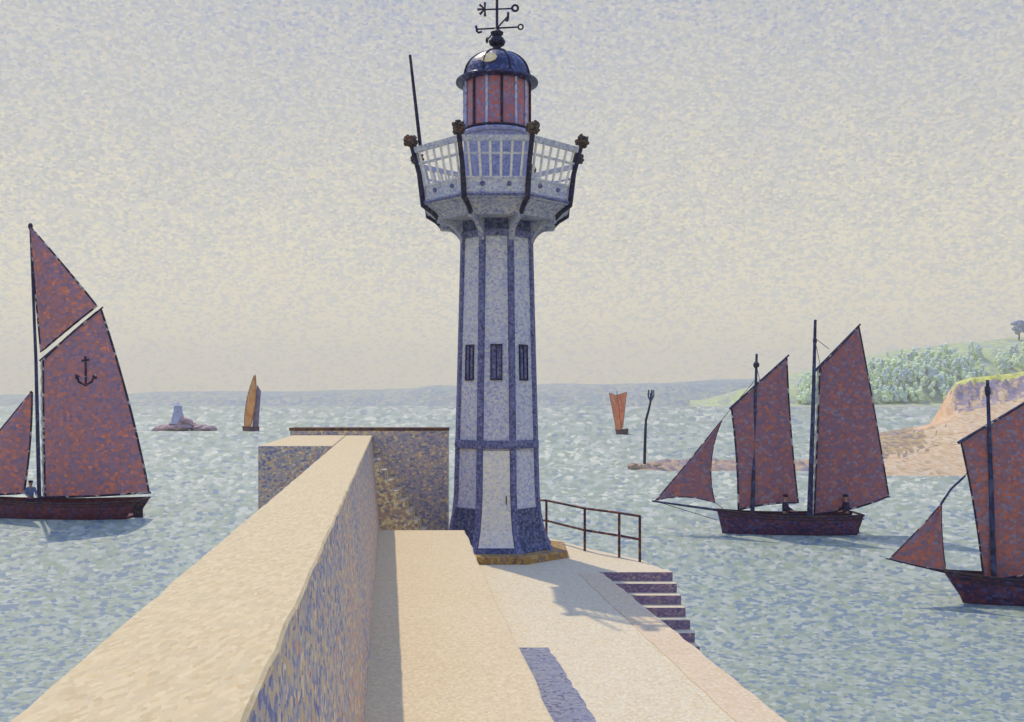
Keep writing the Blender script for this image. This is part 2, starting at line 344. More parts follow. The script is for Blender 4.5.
wk = [ax(-.3, 1.0), ax(1.25, 1.0), ax(1.25, 7.45), ax(1.28, 9.7), ax(1.34, 14.5), ax(1.42, 18.46), ax(-.3, 18.46)]
tag(bev(MB().prism(jag(wk), -3.3, -E_WALK).build('walkway', M['walk']), .025), kind='structure')
shadow_poly = [ax(1.30, 1.0), ax(1.97, 1.0), ax(1.97, 12.3), ax(1.31, 12.3)]  # blue strip laid on the quay as a painted shadow
tag(MB().prism(jag(shadow_poly, .12, .016), -3.2, -E_QUAY+.006).build('gutter_paving', M['slate']), kind='structure')

# parapet wall (battered right face)
def parapet():
    mb = MB(); rings = []
    rj = random.Random(5)
    for q in range(101):
        Y = 1.0+19.98*q/100; a, b, c, d = (rj.uniform(-.005, .005) for _ in range(4))
        rings.append([(*ax(-.85, Y), -8.0), (*ax(-.17, Y), -8.0), (*ax(-.17, Y), -E_WALK-.02), (*ax(-.331+a*.5, Y), -E_PAR-.06), (*ax(-.329+a, Y), -E_PAR-.012+b*.6),
                      (*ax(-.340+a, Y), -E_PAR), (*ax(-.87+c, Y), -E_PAR), (*ax(-.88+c, Y), -E_PAR-.015+d*.6)])
    n = 8
    vs = [p for r in rings for p in r]; m = len(rings)
    for a in range(m-1):
        for i in range(n):
            j = (i+1) % n
            mb.add([vs[a*n+i], vs[a*n+j], vs[(a+1)*n+j], vs[(a+1)*n+i]], [(0, 1, 2, 3)], 1 if i in (5,) else 0)
    mb.add(rings[0], [tuple(range(n))]); mb.add(rings[-1], [tuple(reversed(range(n)))])
    return mb
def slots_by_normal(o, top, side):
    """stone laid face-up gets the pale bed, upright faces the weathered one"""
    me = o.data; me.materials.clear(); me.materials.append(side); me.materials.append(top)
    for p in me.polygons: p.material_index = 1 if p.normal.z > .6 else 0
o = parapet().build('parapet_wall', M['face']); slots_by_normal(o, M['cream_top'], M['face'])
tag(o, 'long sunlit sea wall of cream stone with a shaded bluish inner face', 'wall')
# cross wall stub toward the sea and the tall end wall
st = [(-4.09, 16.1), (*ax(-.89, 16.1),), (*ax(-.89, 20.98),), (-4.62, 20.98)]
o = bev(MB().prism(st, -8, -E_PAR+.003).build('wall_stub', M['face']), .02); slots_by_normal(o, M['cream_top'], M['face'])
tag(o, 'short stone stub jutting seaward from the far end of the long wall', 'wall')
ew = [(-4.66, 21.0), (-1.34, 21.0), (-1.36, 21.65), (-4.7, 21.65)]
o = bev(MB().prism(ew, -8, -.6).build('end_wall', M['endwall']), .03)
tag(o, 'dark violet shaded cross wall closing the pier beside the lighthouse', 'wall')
MB().prism([(-4.68, 20.99), (-1.33, 20.99), (-1.35, 21.66), (-4.72, 21.66)], -.645, -.585).build('coping', M['endtop'], o)

# short stair against the end wall, in its shade
pts = []
x, z = -1.62, -E_QUAY
for k in range(9):
    pts.append((x, z)); z += .205; pts.append((x, z)); x -= .135
pts += [(-2.95, z), (-2.95, -E_QUAY)]
mb = MB(); n = len(pts)
mb.add([(a, 20.15, b) for a, b in pts]+[(a, 21.02, b) for a, b in pts],
       [tuple(range(n)), tuple(reversed(range(n, 2*n)))]+[(i, (i+1) % n, n+(i+1) % n, n+i) for i in range(n)])
tag(bev(mb.build('wall_stair', M['stair']), .015), 'short ochre speckled stone stair climbing leftward against the dark end wall', 'stairs')

# steps down to the water
pts = [(18.0, -E_QUAY+.004), (17.685, -E_QUAY+.004)]
y, z = 17.685, -E_QUAY-.15
pts.append((y, z))
for k in range(7):
    y -= .26; pts.append((y, z)); z -= .155; pts.append((y, z))
pts += [(y, -8.0), (18.0, -8.0)]
mb = MB(); n = len(pts)
def stepx(yy): return 2.84+(17.69-yy)*.12
mb.add([(1.53, a, b) for a, b in pts]+[(stepx(a), a, b) for a, b in pts],
       [tuple(range(n)), tuple(reversed(range(n, 2*n)))]+[(i, (i+1) % n, n+(i+1) % n, n+i) for i in range(n)])
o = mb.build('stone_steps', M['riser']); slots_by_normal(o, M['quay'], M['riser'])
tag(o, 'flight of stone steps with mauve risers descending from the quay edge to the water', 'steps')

# railing on the pier head
rl = empty('railing', (2.41, 18.85, -E_QUAY)); tag(rl, 'rusty brown two bar railing beside the lighthouse above the steps', 'railing')
o0 = Vector((2.41, 18.85, -E_QUAY))
posts = [(2.41, 18.85), (2.08, 19.4), (1.47, 20.2), (.75, 21.8), (-.25, 22.25), (-1.25, 22.15)]
for (a, b) in posts:
    MB().tube([Vector((a, b, -E_QUAY-.02))-o0, Vector((a, b, -E_QUAY+.86))-o0], .026, 8).build('post', M['rail'], rl, True)
for hz in (.84, .42):
    MB().tube([Vector((a, b, -E_QUAY+hz+(.02 if hz > .5 else 0)))-o0 for a, b in posts], .024, 8).build('rail', M['rail'], rl, True)


# ---- coast
def interp(tbl, x):
    if x <= tbl[0][0]: return tbl[0][1]
    for (a, b), (c, d) in zip(tbl, tbl[1:]):
        if x <= c: return b+(d-b)*(x-a)/(c-a)
    return tbl[-1][1]
def nz(*a):
    s = 0.0
    for i, f in enumerate((1.0, 2.3, 5.1)):
        s += math.sin(a[0]*f+1.3*i)*math.cos(a[-1]*f*1.1+2.1*i)/(i+1)
    return s

ridge = [(-1400, 397), (0, 396), (30, 395), (120, 393), (250, 391), (380, 390), (412, 389), (430, 385), (442, 383.5), (456, 386), (480, 387), (540, 385), (600, 384), (700, 381), (760, 379), (820, 377), (900, 376)]
mb = MB(); NXc = 240
cols_ = []
for i in range(NXc+1):
    px = -1400+i*(900+1400)/NXc if False else -1400+i*2250/NXc
    hgt = (400-interp(ridge, px))*1.15
    c = []
    for D, k in ((1000, -1.0), (1006, .0), (1035, .45), (1080, .8), (1150, 1.0), (1300, 1.0), (1500, .5), (1600, -1)):
        xx = (px-512)/F*1150
        zz_ = SEA-.5 if k < 0 else SEA+.3+(hgt-SEA-.3)*k+(nz(xx*.03, D*.02)*1.0 if k > 0 else 0)
        c.append((xx, D, zz_))
    cols_.append(c)
K = len(cols_[0]); vs = [p for c in cols_ for p in c]
fs = [(a*K+j, (a+1)*K+j, (a+1)*K+j+1, a*K+j+1) for a in range(NXc) for j in range(K-1)]
tag(mb.add(vs, fs).build('far_coast', M['coast'], smooth=True, up=True), kind='structure')

hr = [(700, 400), (760, 383), (800, 376), (840, 368), (862, 362), (900, 352), (940, 345), (980, 340), (1024, 337), (1150, 331), (1300, 326), (1500, 330)]
mb = MB(); cols_ = []; NXh = 120
for i in range(NXh+1):
    px = 690+i*800/NXh
    hgt = (400-interp(hr, px))*1.08
    c = []
    for D, k in ((880, -1), (884, .0), (905, .015), (925, .05), (950, .42), (1000, .74), (1080, 1.0), (1200, 1.0), (1400, .6), (1600, -1)):
        xx = (px-512)/F*(D if D < 1080 else 1080)
        c.append((xx, D, SEA-.5 if k < 0 else SEA+.2+(hgt-SEA)*k+(nz(xx*.02, D*.015)*2 if k > .1 else 0)))
    cols_.append(c)
K = len(cols_[0])
vs = [p for c in cols_ for p in c]
for a in range(NXh):
    for j in range(K-1):
        mb.add([vs[a*K+j], vs[(a+1)*K+j], vs[(a+1)*K+j+1], vs[a*K+j+1]], [(0, 1, 2, 3)], 1 if j < 2 else 0)
tag(mb.build('hill', M['hillgreen'], mats=[M['hillgreen'], M['strand']], up=True), kind='structure')
for p in bpy.data.objects['hill'].data.polygons: p.use_smooth = True

# wood on the hill's lower slope: leaf clumps on short stems, one far mass
mb = MB(); rr = random.Random(3)
for i in range(620):
    px = rr.uniform(800, 1130); D = 920+rr.random()**1.3*75
    hgt = (400-interp(hr, px))*1.08
    k = interp([(880, 0), (925, .05), (950, .42), (1000, .74), (1080, 1)], D)
    if px > 985 and rr.random() < .55: continue
    zb = SEA+(hgt-SEA)*k; x = (px-512)/F*D; th = rr.uniform(8, 17); wd = rr.uniform(2.0, 4.2)
    for q in range(4):
        zq = zb+th*(.28+.2*q)
        mb.blob((x+rr.uniform(-1, 1)*wd*.4, D+rr.uniform(-2, 2), zq), (wd*rr.uniform(.6, 1)*(1-.13*q), wd*.9, th*.17), 1, .22, i*7+q)
tag(mb.build('wood', M['wood']), kind='stuff')

# dark blue clump at the right end of the hill crest
t = empty('tree', P(1019, 337, 1060)); tag(t, 'bluish tree on the hill crest at the right edge', 'tree')
mb = MB()
for q in range(26):
    mb.blob((rr.uniform(-7, 9), rr.uniform(-5, 5), rr.uniform(5, 17)), (rr.uniform(2, 3.6),)*2+(rr.uniform(1.6, 3),), 1, .25, q+900)
mb.build('crown', M['blue_leaf'], t)
mb = MB().tube([(0, 0, -3), (.3, 0, 6), (0, 0, 12)], [.9, .7, .3], 7); mb.build('trunk', M['dark_iron'], t)

# near headland with beach, rock and turf
crest = [(830, 446), (860, 438), (900, 432), (925, 428), (945, 421), (960, 414), (1000, 404), (1024, 398), (1100, 384), (1300, 372)]
topl = [(830, 446), (918, 431), (930, 424), (940, 408), (948, 392), (956, 382), (968, 378), (1000, 375), (1024, 372), (1100, 366), (1300, 360)]
mb = MB(); cols_ = []
Ds = [76, 79, 81, 83, 85, 87, 89, 91, 93, 95, 97, 99, 101, 103, 104.3, 105, 105.8, 106.6, 107.4, 108.2, 109, 109.8, 110.6, 111.4, 112.2, 113, 113.8, 114.5, 116, 118, 121, 124, 132, 145, 165, 190]
pxs = [826+i*2 for i in range(120)]+[1070+i*15 for i in range(16)]
def fb(x, y, z=0.0): return noise.fractal(Vector((x, y, z)), 1.0, 2.0, 4)
for px in pxs:
    c = []
    zc = (400-interp(crest, px))*.105; zt = (400-interp(topl, px))*.1145
    edge = interp([(826, 1.), (870, 0.)], px)
    for D in Ds:
        if D <= 79: z_ = SEA-.6 if D < 79 else SEA-.02
        elif D <= 105:
            t_ = (D-79)/26; z_ = SEA+(zc-SEA)*(.85*t_+.15*t_*t_)+fb(px*.06, D*.3)*.22*min(1, t_*3)
        elif D <= 114.5:
            t_ = (D-105)/9.5; s_ = t_*t_*(3-2*t_); z_ = zc+(max(zt, zc)-zc)*s_+fb(px*.09, D*.55, 3)*.75*math.sin(math.pi*t_)*min(1, max(0, (zt-zc))/1.5)
        else:
            zt2 = max(zt, zc)
            drop = interp([(930, 1.), (985, 0.)], px)
            t_ = (D-114.5)/75; z_ = zt2*(1-0)+.6*t_*(1-drop)-drop*(zt2-SEA+1.5)*min(1, (D-114.5)/9)
        X = (px-512)/F*D+fb(D*.2, px*.05, 7)*.5
        c.append((X, D, z_))
    cols_.append(c)
K = len(Ds); vs = [p for c in cols_ for p in c]
for a in range(len(pxs)-1):
    for j in range(K-1):
        D = Ds[j]; px = pxs[a]
        g_ = fb(px*.12, D*.6, 11)
        if D < 90+g_*5: mi = 0
        elif D < 105: mi = 4 if px < 925+g_*45 else 0
        elif px > 950 and D > 111.6+g_*1.2: mi = 3
        elif D < 113+g_*1.5: mi = 4 if px < 914+g_*12 else (1 if px < 950+g_*12+(113-D)*.6 else (2 if g_ > -.35 else 0))
        else: mi = 3 if px > 948 else 1 if px > 916 else 4
        mb.add([vs[a*K+j], vs[(a+1)*K+j], vs[(a+1)*K+j+1], vs[a*K+j+1]], [(0, 1, 2, 3)], mi)
o = mb.build('headland_terrain', None, mats=[M['sand'], M['cliff_ochre'], M['cliff_mauve'], M['turf'], M['shingle']], up=True)
for p in o.data.polygons: p.use_smooth = True
tag(o, kind='structure')

# low reef running out from the beach
mb = MB(); cols_ = []
for i in range(90):
    px = 628+i*2.9; c = []
    w_ = min(1, i/14)
    for j in range(11):
        v_ = j/10; D = 83.5+15*v_*(.55+.45*w_)+(1-w_)*2.5
        hgt = math.sin(math.pi*min(1, max(0, v_*1.0)))**.6*(.30+.22*nz(px*.13, D*.7))*(.3+.7*w_)+(-.35 if j in (0, 10) else .02)
        c.append(((px-512)/F*D, D, SEA+hgt))
    cols_.append(c)
K = 11; vs = [p for c in cols_ for p in c]
tag(mb.add(vs, [(a*K+j, (a+1)*K+j, (a+1)*K+j+1, a*K+j+1) for a in range(89) for j in range(10)]).build('reef', M['reef'], up=True), kind='structure')
# withy mark standing on the reef
pl = empty('marker_pole', P(644.5, 464, 87)); tag(pl, 'thin crooked dark pole with a blue topmark standing on the low reef', 'marker pole')
b0 = P(644.5, 464, 87)
MB().tube([P(x, y, 87)-b0 for x, y in ((644.4, 468), (645, 445), (645.6, 428), (646, 420), (648.5, 411), (650.5, 402), (651, 393))], [.13, .13, .12, .11, .1, .09, .08], 7).build('pole', M['dark_iron'], pl, True)
mb = MB()
for q in range(5):
    a = q*1.2566
    mb.tube([P(650.5, 402, 87)-b0, P(650.8, 396, 87)-b0+Vector((.26*math.cos(a), .26*math.sin(a), 0)), P(651, 390, 87)-b0+Vector((.24*math.cos(a), .24*math.sin(a), 0))], .06, 5)
mb.build('topmark', M['dark_blue'], pl)
mb = MB()
for q in range(7):
    mb.blob((rr.uniform(-1.3, 1.3), rr.uniform(-.6, .6), rr.uniform(-.5, -.1)), (rr.uniform(.3, .6), .5, rr.uniform(.3, .5)), 2, .12, q+40)
o = mb.build('rock', M['reef'], loc=b0); tag(o, 'small heap of mauve boulders around the foot of the marker pole', 'rocks')

# distant skerry with beacon
b0 = P(183, 430.5, 196); sk = MB()
for q in range(26):
    u = rr.uniform(-1, 1); sk.blob((u*5.2+(.4 if u > 0 else 0), rr.uniform(-1.4, 1.4), rr.uniform(.0, 1.2)*(1-abs(u))+.15), (rr.uniform(.8, 1.9), 1.1, rr.uniform(.4, .9)), 2, .15, q+70)
for q in range(9): sk.blob((rr.uniform(-2.6, 1.6), rr.uniform(-.8, .8), rr.uniform(.8, 2.0)), (rr.uniform(.7, 1.2), .9, rr.uniform(.6, 1.0)), 2, .12, q+170)
o = sk.build('skerry', M['skerry'], loc=b0); tag(o, kind='structure')
be = empty('sea_beacon', P(178, 418, 196)); tag(be, 'small bluish stone beacon tower on the distant skerry', 'beacon')
MB().lathe([(1.35, -1.2), (1.15, .3), (.85, 1.3), (.76, 2.2), (.82, 2.25), (.82, 2.42), (.5, 2.5), (.2, 2.8)], 14).build('tower', M['beacon'], be, True)
MB().tube([(0, 0, 2.75), (0, 0, 3.3)], .07, 6).build('mast', M['beacon'], be)


# ------------------------------------------------------------------ lighthouse
TX, TY = (497-512)/F*19.9, 19.9
lh = empty('lighthouse', (TX, TY, -E_QUAY))
tag(lh, 'octagonal pale blue lighthouse with dark ribs, flared gallery and red lantern on the pier head', 'lighthouse')
Z0 = -E_QUAY
def zp(py): return (400-py)*.0199-Z0                # height above the quay of a row seen at the tower's middle
AP = [(0.10, 1.10), (.15, 1.07), (.30, .985), (.55, .905), (.85, .85), (1.2, .815), (zp(400), .765), (zp(300), .715), (zp(238), .685), (zp(205), .675)]
def ap(z): return interp(AP, z)
C8 = math.cos(R(22.5)); T8 = math.tan(R(22.5))
def octo(a, z, c=(0, 0)):
    return [(a/C8*math.cos(R(-90+22.5+45*k)), a/C8*math.sin(R(-90+22.5+45*k)), z) for k in range(8)]
def octloft(prof): return MB().loft([octo(a, z) for a, z in prof])
def fpt(k, a, u, z):
    """point on face k (0 looks at the pier) at apothem a, u metres to its right"""
    t_ = R(-90+45*k); n_ = Vector((math.cos(t_), math.sin(t_), 0)); s_ = Vector((-n_.y, n_.x, 0))
    return n_*a+s_*u+Vector((0, 0, z))
def strip(mb, k, zs, hw, off, back=-.04, apf=ap):
    """slab lying on face k; hw(z) half width"""
    rings = [[fpt(k, apf(z)+back, -hw(z), z), fpt(k, apf(z)+back, hw(z), z), fpt(k, apf(z)+off, hw(z), z), fpt(k, apf(z)+off, -hw(z), z)] for z in zs]
    return mb.loft(rings)
# plinth
o = bev(octloft([(1.38, -.05), (1.38, .10), (1.36, .148)]).build('plinth', M['ochre'], lh), .02)
zs = [z for z, _ in AP if z > .14]
octloft([(ap(z)-.02, z) for z in [.14]+zs]).build('shaft', M['white_iron'], lh)
zsr = [.15, .3, .55, .85, 1.2, 1.8, zp(400), zp(300), zp(238), zp(212)]
for k in range(8):
    t_ = R(-90+22.5+45*k); d = Vector((math.cos(t_), math.sin(t_), 0)); s_ = Vector((-d.y, d.x, 0))
    rings = []
    for z in zsr:
        r_ = (ap(z)-.02)/C8; hw = .072
        rings.append([d*(r_-.05)-s_*hw+Vector((0, 0, z)), d*(r_-.05)+s_*hw+Vector((0, 0, z)), d*(r_+.03)+s_*hw*.75+Vector((0, 0, z)), d*(r_+.03)-s_*hw*.75+Vector((0, 0, z))])
    MB().loft(rings).build('rib', M['blue_iron'], lh)
zb = [.15, .22, .3, .42, .55, .7, .85, zp(505)]
for k in range(8):
    if k == 0:
        MB().loft([[fpt(0, ap(z)-.05, -(ap(z)*T8-.05), z), fpt(0, ap(z)-.05, ap(z)*T8-.05, z), fpt(0, ap(z)+.012, ap(z)*T8-.05, z), fpt(0, ap(z)+.012, -(ap(z)*T8-.05), z)] for z in (.15, .19, .25)]).build('base_panel', M['dark_blue'], lh)
        continue
    mb = MB(); strip(mb, k, zb, lambda z: ap(z)*T8-.045, .006); mb.build('base_panel', M['dark_blue'], lh)
mb = MB(); strip(mb, 0, [.25, .3, .42, .55, .7, .85, 1.2, 1.6, zp(449)], lambda z: ap(z)*T8-.075, .004)
dr = mb.build('door', M['white_panel'], lh)
mb = MB().tube([fpt(0, ap(1.1)+.01, .19, 1.06), fpt(0, ap(1.1)+.03, .19, 1.08), fpt(0, ap(1.1)+.03, .19, 1.2), fpt(0, ap(1.1)+.01, .19, 1.22)], .01, 6); mb.build('handle', M['dark_iron'], dr)
octloft([(ap(zp(447))+.03, zp(447)), (ap(zp(447))+.035, zp(445)), (ap(zp(440))+.035, zp(441)), (ap(zp(440))+.03, zp(439))]).build('band', M['blue_iron'], lh)
octloft([(ap(zp(240))+.025, zp(241)), (ap(zp(240))+.03, zp(236)), (ap(zp(238))+.025, zp(234.5))]).build('band', M['blue_iron'], lh)
for k in range(8):
    z0, z1 = zp(381), zp(346)
    mb = MB(); am = ap((z0+z1)/2)
    mb = MB()
    for (u0, u1, a_, b_) in ((-.115, -.095, z0, z1), (.095, .115, z0, z1), (-.095, .095, z0, z0+.03), (-.095, .095, z1-.03, z1), (-.012, .012, z0+.03, z1-.03)):
        mb.loft([[fpt(k, ap(z)-.04, u0, z), fpt(k, ap(z)-.04, u1, z), fpt(k, ap(z)+.008, u1, z), fpt(k, ap(z)+.008, u0, z)] for z in (a_, b_)])
    wn = mb.build('window', M['dark_iron'], lh)
    mb = MB().loft([[fpt(k, ap(z)-.05, -.095, z), fpt(k, ap(z)-.05, .095, z), fpt(k, ap(z)-.012, .095, z), fpt(k, ap(z)-.012, -.095, z)] for z in (z0+.03, z1-.03)])
    mb.build('pane', M['blue_iron'], wn)
# brackets, and dark panels painted as the shade under the gallery
for k in range(8):
    mb = MB(); strip(mb, k, [zp(234), zp(222), zp(208)], lambda z: ap(z)*T8-.075, .006); mb.build('frieze_panel', M['dark_blue'], lh)
GZ = 3.50-Z0                                        # gallery underside
for k in range(8):
    t_ = R(-90+22.5+45*k); d = Vector((math.cos(t_), math.sin(t_), 0)); s_ = Vector((-d.y, d.x, 0))
    r0 = .66/C8; prof_ = []
    arc = [(r0-.03, GZ+.05), (1.16/C8, GZ+.05), (1.14/C8, GZ-.06)]
    for q in range(7):
        g = q/6; arc.append((1.10/C8+(r0+.03-1.10/C8)*math.sin(g*math.pi/2), GZ-.06-.42*(1-math.cos(g*math.pi/2))))
    arc.append((r0-.03, GZ-.48))
    n = len(arc); vs = [d*r+s_*sd*.055+Vector((0, 0, z)) for sd in (-1, 1) for r, z in arc]
    MB().add(vs, [tuple(range(n)), tuple(reversed(range(n, 2*n)))]+[(i, (i+1) % n, n+(i+1) % n, n+i) for i in range(n)]).build('bracket', M['grey_iron'], lh)
# gallery floor: cove, cornice
gf = octloft([(.62, GZ), (1.12, GZ), (1.14, GZ+.02), (1.16, GZ+.07), (1.22, GZ+.14), (1.31, GZ+.20), (1.35, GZ+.23), (1.35, GZ+.245), (1.42, GZ+.26), (1.42, GZ+.355), (.6, GZ+.36)]).build('gallery_floor', M['grey_iron'], lh)
octloft([(1.425, GZ+.28), (1.445, GZ+.29), (1.445, GZ+.315), (1.425, GZ+.325)]).build('moulding', M['blue_iron'], gf)
ZB0, ZB1 = 3.86-Z0, 4.85-Z0
def ab(z): return interp([(ZB0, 1.38), (ZB0+.3, 1.42), (ZB1, 1.60)], z)
for k in range(8):
    pn = MB(); hwf = lambda z: ab(z)*T8-.03
    def rail_(mb, za, zb_, off=.022, back=-.022):
        strip(mb, k, [za, zb_], hwf, off, back, ab)
    rail_(pn, ZB0, ZB0+.05); rail_(pn, ZB0+.05, ZB0+.24, .008, -.008); rail_(pn, ZB0+.24, ZB0+.28)
    rail_(pn, ZB0+.66, ZB0+.70, .014, -.014); rail_(pn, ZB1-.10, ZB1, .03, -.03)
    po = pn.build('balustrade_panel', M['white_iron'], lh)
    for q in range(6):
        f_ = (q+.5)/6*2-1
        MB().tube([fpt(k, ab(z), f_*hwf(z), z) for z in (ZB0+.27, ZB0+.66, ZB1-.05)], .024, 6).build('baluster', M['white_panel'], po)
    for q in (-.45, .45):                           # round bosses on the dado
        c0 = fpt(k, ab(ZB0+.145)+.01, q*hwf(ZB0+.145), ZB0+.145); n_ = (fpt(k, 1, 0, 0)).normalized()
        MB().tube([c0-n_*.01, c0+n_*.02], .045, 12).build('boss', M['blue_iron'], po)
for k in range(8):
    t_ = R(-90+22.5+45*k); d = Vector((math.cos(t_), math.sin(t_), 0))
    ps = MB().tube([d*(1.13/C8)+Vector((0, 0, GZ+.02)), d*(1.24/C8)+Vector((0, 0, GZ+.14)), d*(1.42/C8)+Vector((0, 0, GZ+.26)), d*(1.44/C8)+Vector((0, 0, ZB0+.1)), d*(1.49/C8)+Vector((0, 0, ZB0+.5)), d*(1.63/C8)+Vector((0, 0, ZB1+.05))],
                   [.05, .05, .055, .055, .05, .05], 8).build('post', M['dark_iron'], lh, True)
    c0 = d*(1.65/C8)+Vector((0, 0, ZB1+.12)); mb = MB().blob(c0, (.11, .11, .11), 2, .12, k)
    for q in range(34):
        v_ = Vector((rr.gauss(0, 1), rr.gauss(0, 1), rr.gauss(0, 1))).normalized()
        mb.blob(c0+v_*.115, (.034,)*3, 1, .1, q)
    mb.build('finial', M['bud'], ps)
# lantern
LZ = 5.20-Z0
MB().lathe([(.665, GZ+.35), (.665, LZ), (.70, LZ+.01), (.72, LZ+.05), (.70, LZ+.09), (.66, LZ+.10)], 32).build('lantern_base', M['mid_blue'], lh, True)
GL0, GL1 = LZ+.095, 6.27-Z0
mb = MB().lathe([(.64, GL0), (.64, GL1)], 32); lg = mb.build('lantern_glass', M['glass_red'], lh, True)
MB().lathe([(.20, GL0), (.28, GL0+.25), (.30, GL0+.5), (.26, GL0+.8), (.15, GL1-.03)], 20).build('lens', M['mull'], lg, True)
for q in range(14):
    a_ = R(-90+q*360/14+9)
    MB().tube([(.655*math.cos(a_), .655*math.sin(a_), GL0-.01), (.655*math.cos(a_), .655*math.sin(a_), GL1+.01)], .026, 6).build('glazing_bar', M['dark_iron'] if q % 3 == 0 else M['mull'], lh, True)
MB().lathe([(.66, GL0+.0), (.70, GL0+.02), (.70, GL0+.05), (.66, GL0+.06)], 32).build('sill_ring', M['dark_iron'], lh, True)
dz = GL1
prof_ = [(.60, dz-.01), (.74, dz), (.82, dz+.02), (.82, dz+.055), (.74, dz+.08), (.70, dz+.10)]
dm = MB().lathe(prof_+[(.68*math.cos(R(g)), dz+.10+.56*math.sin(R(g))) for g in range(5, 86, 8)]+[(.04, dz+.665)], 40).build('dome', M['dome'], lh, True)
for q in range(8):                                  # seams of the dome sheets
    a_ = R(-90+22.5+45*q)
    MB().tube([(.69*math.cos(R(g))*math.cos(a_), .69*math.cos(R(g))*math.sin(a_), dz+.10+.57*math.sin(R(g))) for g in range(2, 86, 9)], .016, 6).build('seam', M['dark_iron'], dm, True)
def dpt(az, g, k=1.0): return Vector((.68*k*math.cos(R(g))*math.cos(R(az)), .68*k*math.cos(R(g))*math.sin(R(az)), dz+.10+.56*k*math.sin(R(g))))
mb = MB(); rg = []
for k_ in (.99, 1.035):
    rg.append([dpt(-104+15*math.cos(R(q*36)), 26+12*math.sin(R(q*36)), k_) for q in range(10)])
mb.loft(rg); mb.build('hatch', M['pale_hatch'], dm)  # yellow glint on the dome, painted as a raised pale patch
FZ = dz+.66
MB().lathe([(.17, FZ-.03), (.17, FZ+.02), (.09, FZ+.05), (.08, FZ+.10), (.15, FZ+.14), (.17, FZ+.20), (.13, FZ+.27), (.07, FZ+.30), (.12, FZ+.34), (.13, FZ+.38), (.06, FZ+.43), (.03, FZ+.50)], 18).build('roof_finial', M['dark_iron'], lh, True)
vn = MB().tube([(0, 0, FZ+.42), (0, 0, 7.98-Z0)], .028, 8).build('weather_vane', M['dark_iron'], lh)
AZ = 7.40-Z0
def ring_(c, r, th, ux, uz):
    return MB().tube([Vector(c)+Vector(ux)*r*math.cos(R(q*30))+Vector(uz)*r*math.sin(R(q*30)) for q in range(12)], th, 6, True)
X_, Zv, Yv = (1, 0, 0), (0, 0, 1), (0, 1, 0)
for (dx, dy, shape) in ((-.40, .06, 'hook'), (.42, -.06, 'ring'), (-.20, .62, 'ring'), (.22, -.62, 'hook')):
    a_ = MB().tube([(0, 0, AZ), (dx, dy, AZ)], .017, 6)
    e = Vector((dx, dy, AZ)); u = Vector((dx, dy, 0)).normalized()
    if shape == 'ring': a_.tube([e+u*(.05+.05*math.cos(R(q*30)))+Vector((0, 0, .05*math.sin(R(q*30)))) for q in range(12)], .017, 6, True)
    else: a_.tube([e+Vector((0, 0, .07))+u*.02, e+u*.0+Vector((0, 0, -.04)), e-u*.03+Vector((0, 0, -.07)), e-u*.10+Vector((0, 0, -.05))], .024, 6)
    a_.build('compass_arm', M['dark_iron'], vn)
VZ = 7.78-Z0
ar = MB().tube([(-.24, 0, VZ-.01), (.3, 0, VZ+.01)], .016, 6)
ar.tube([(.36+.06*math.cos(R(q*30)), 0, VZ+.02+.06*math.sin(R(q*30))) for q in range(12)], .024, 6, True)
for q in range(5):
    a_ = R(90+q*45); ar.tube([(-.24, 0, VZ), (-.24+.15*math.cos(a_), .012*q, VZ+.13*math.sin(a_))], [.014, .026], 6)
ar.build('arrow', M['dark_iron'], vn)
# slanting pole on the gallery
pa = P(421, 152, 19.25)-Vector((TX, TY, Z0)); pb_ = P(410, 55, 19.2)-Vector((TX, TY, Z0))
MB().tube([pa-Vector((0, 0, .5))*.0, pa*.5+pb_*.5, pb_], [.036, .032, .026], 8).build('signal_pole', M['dark_iron'], lh, True)


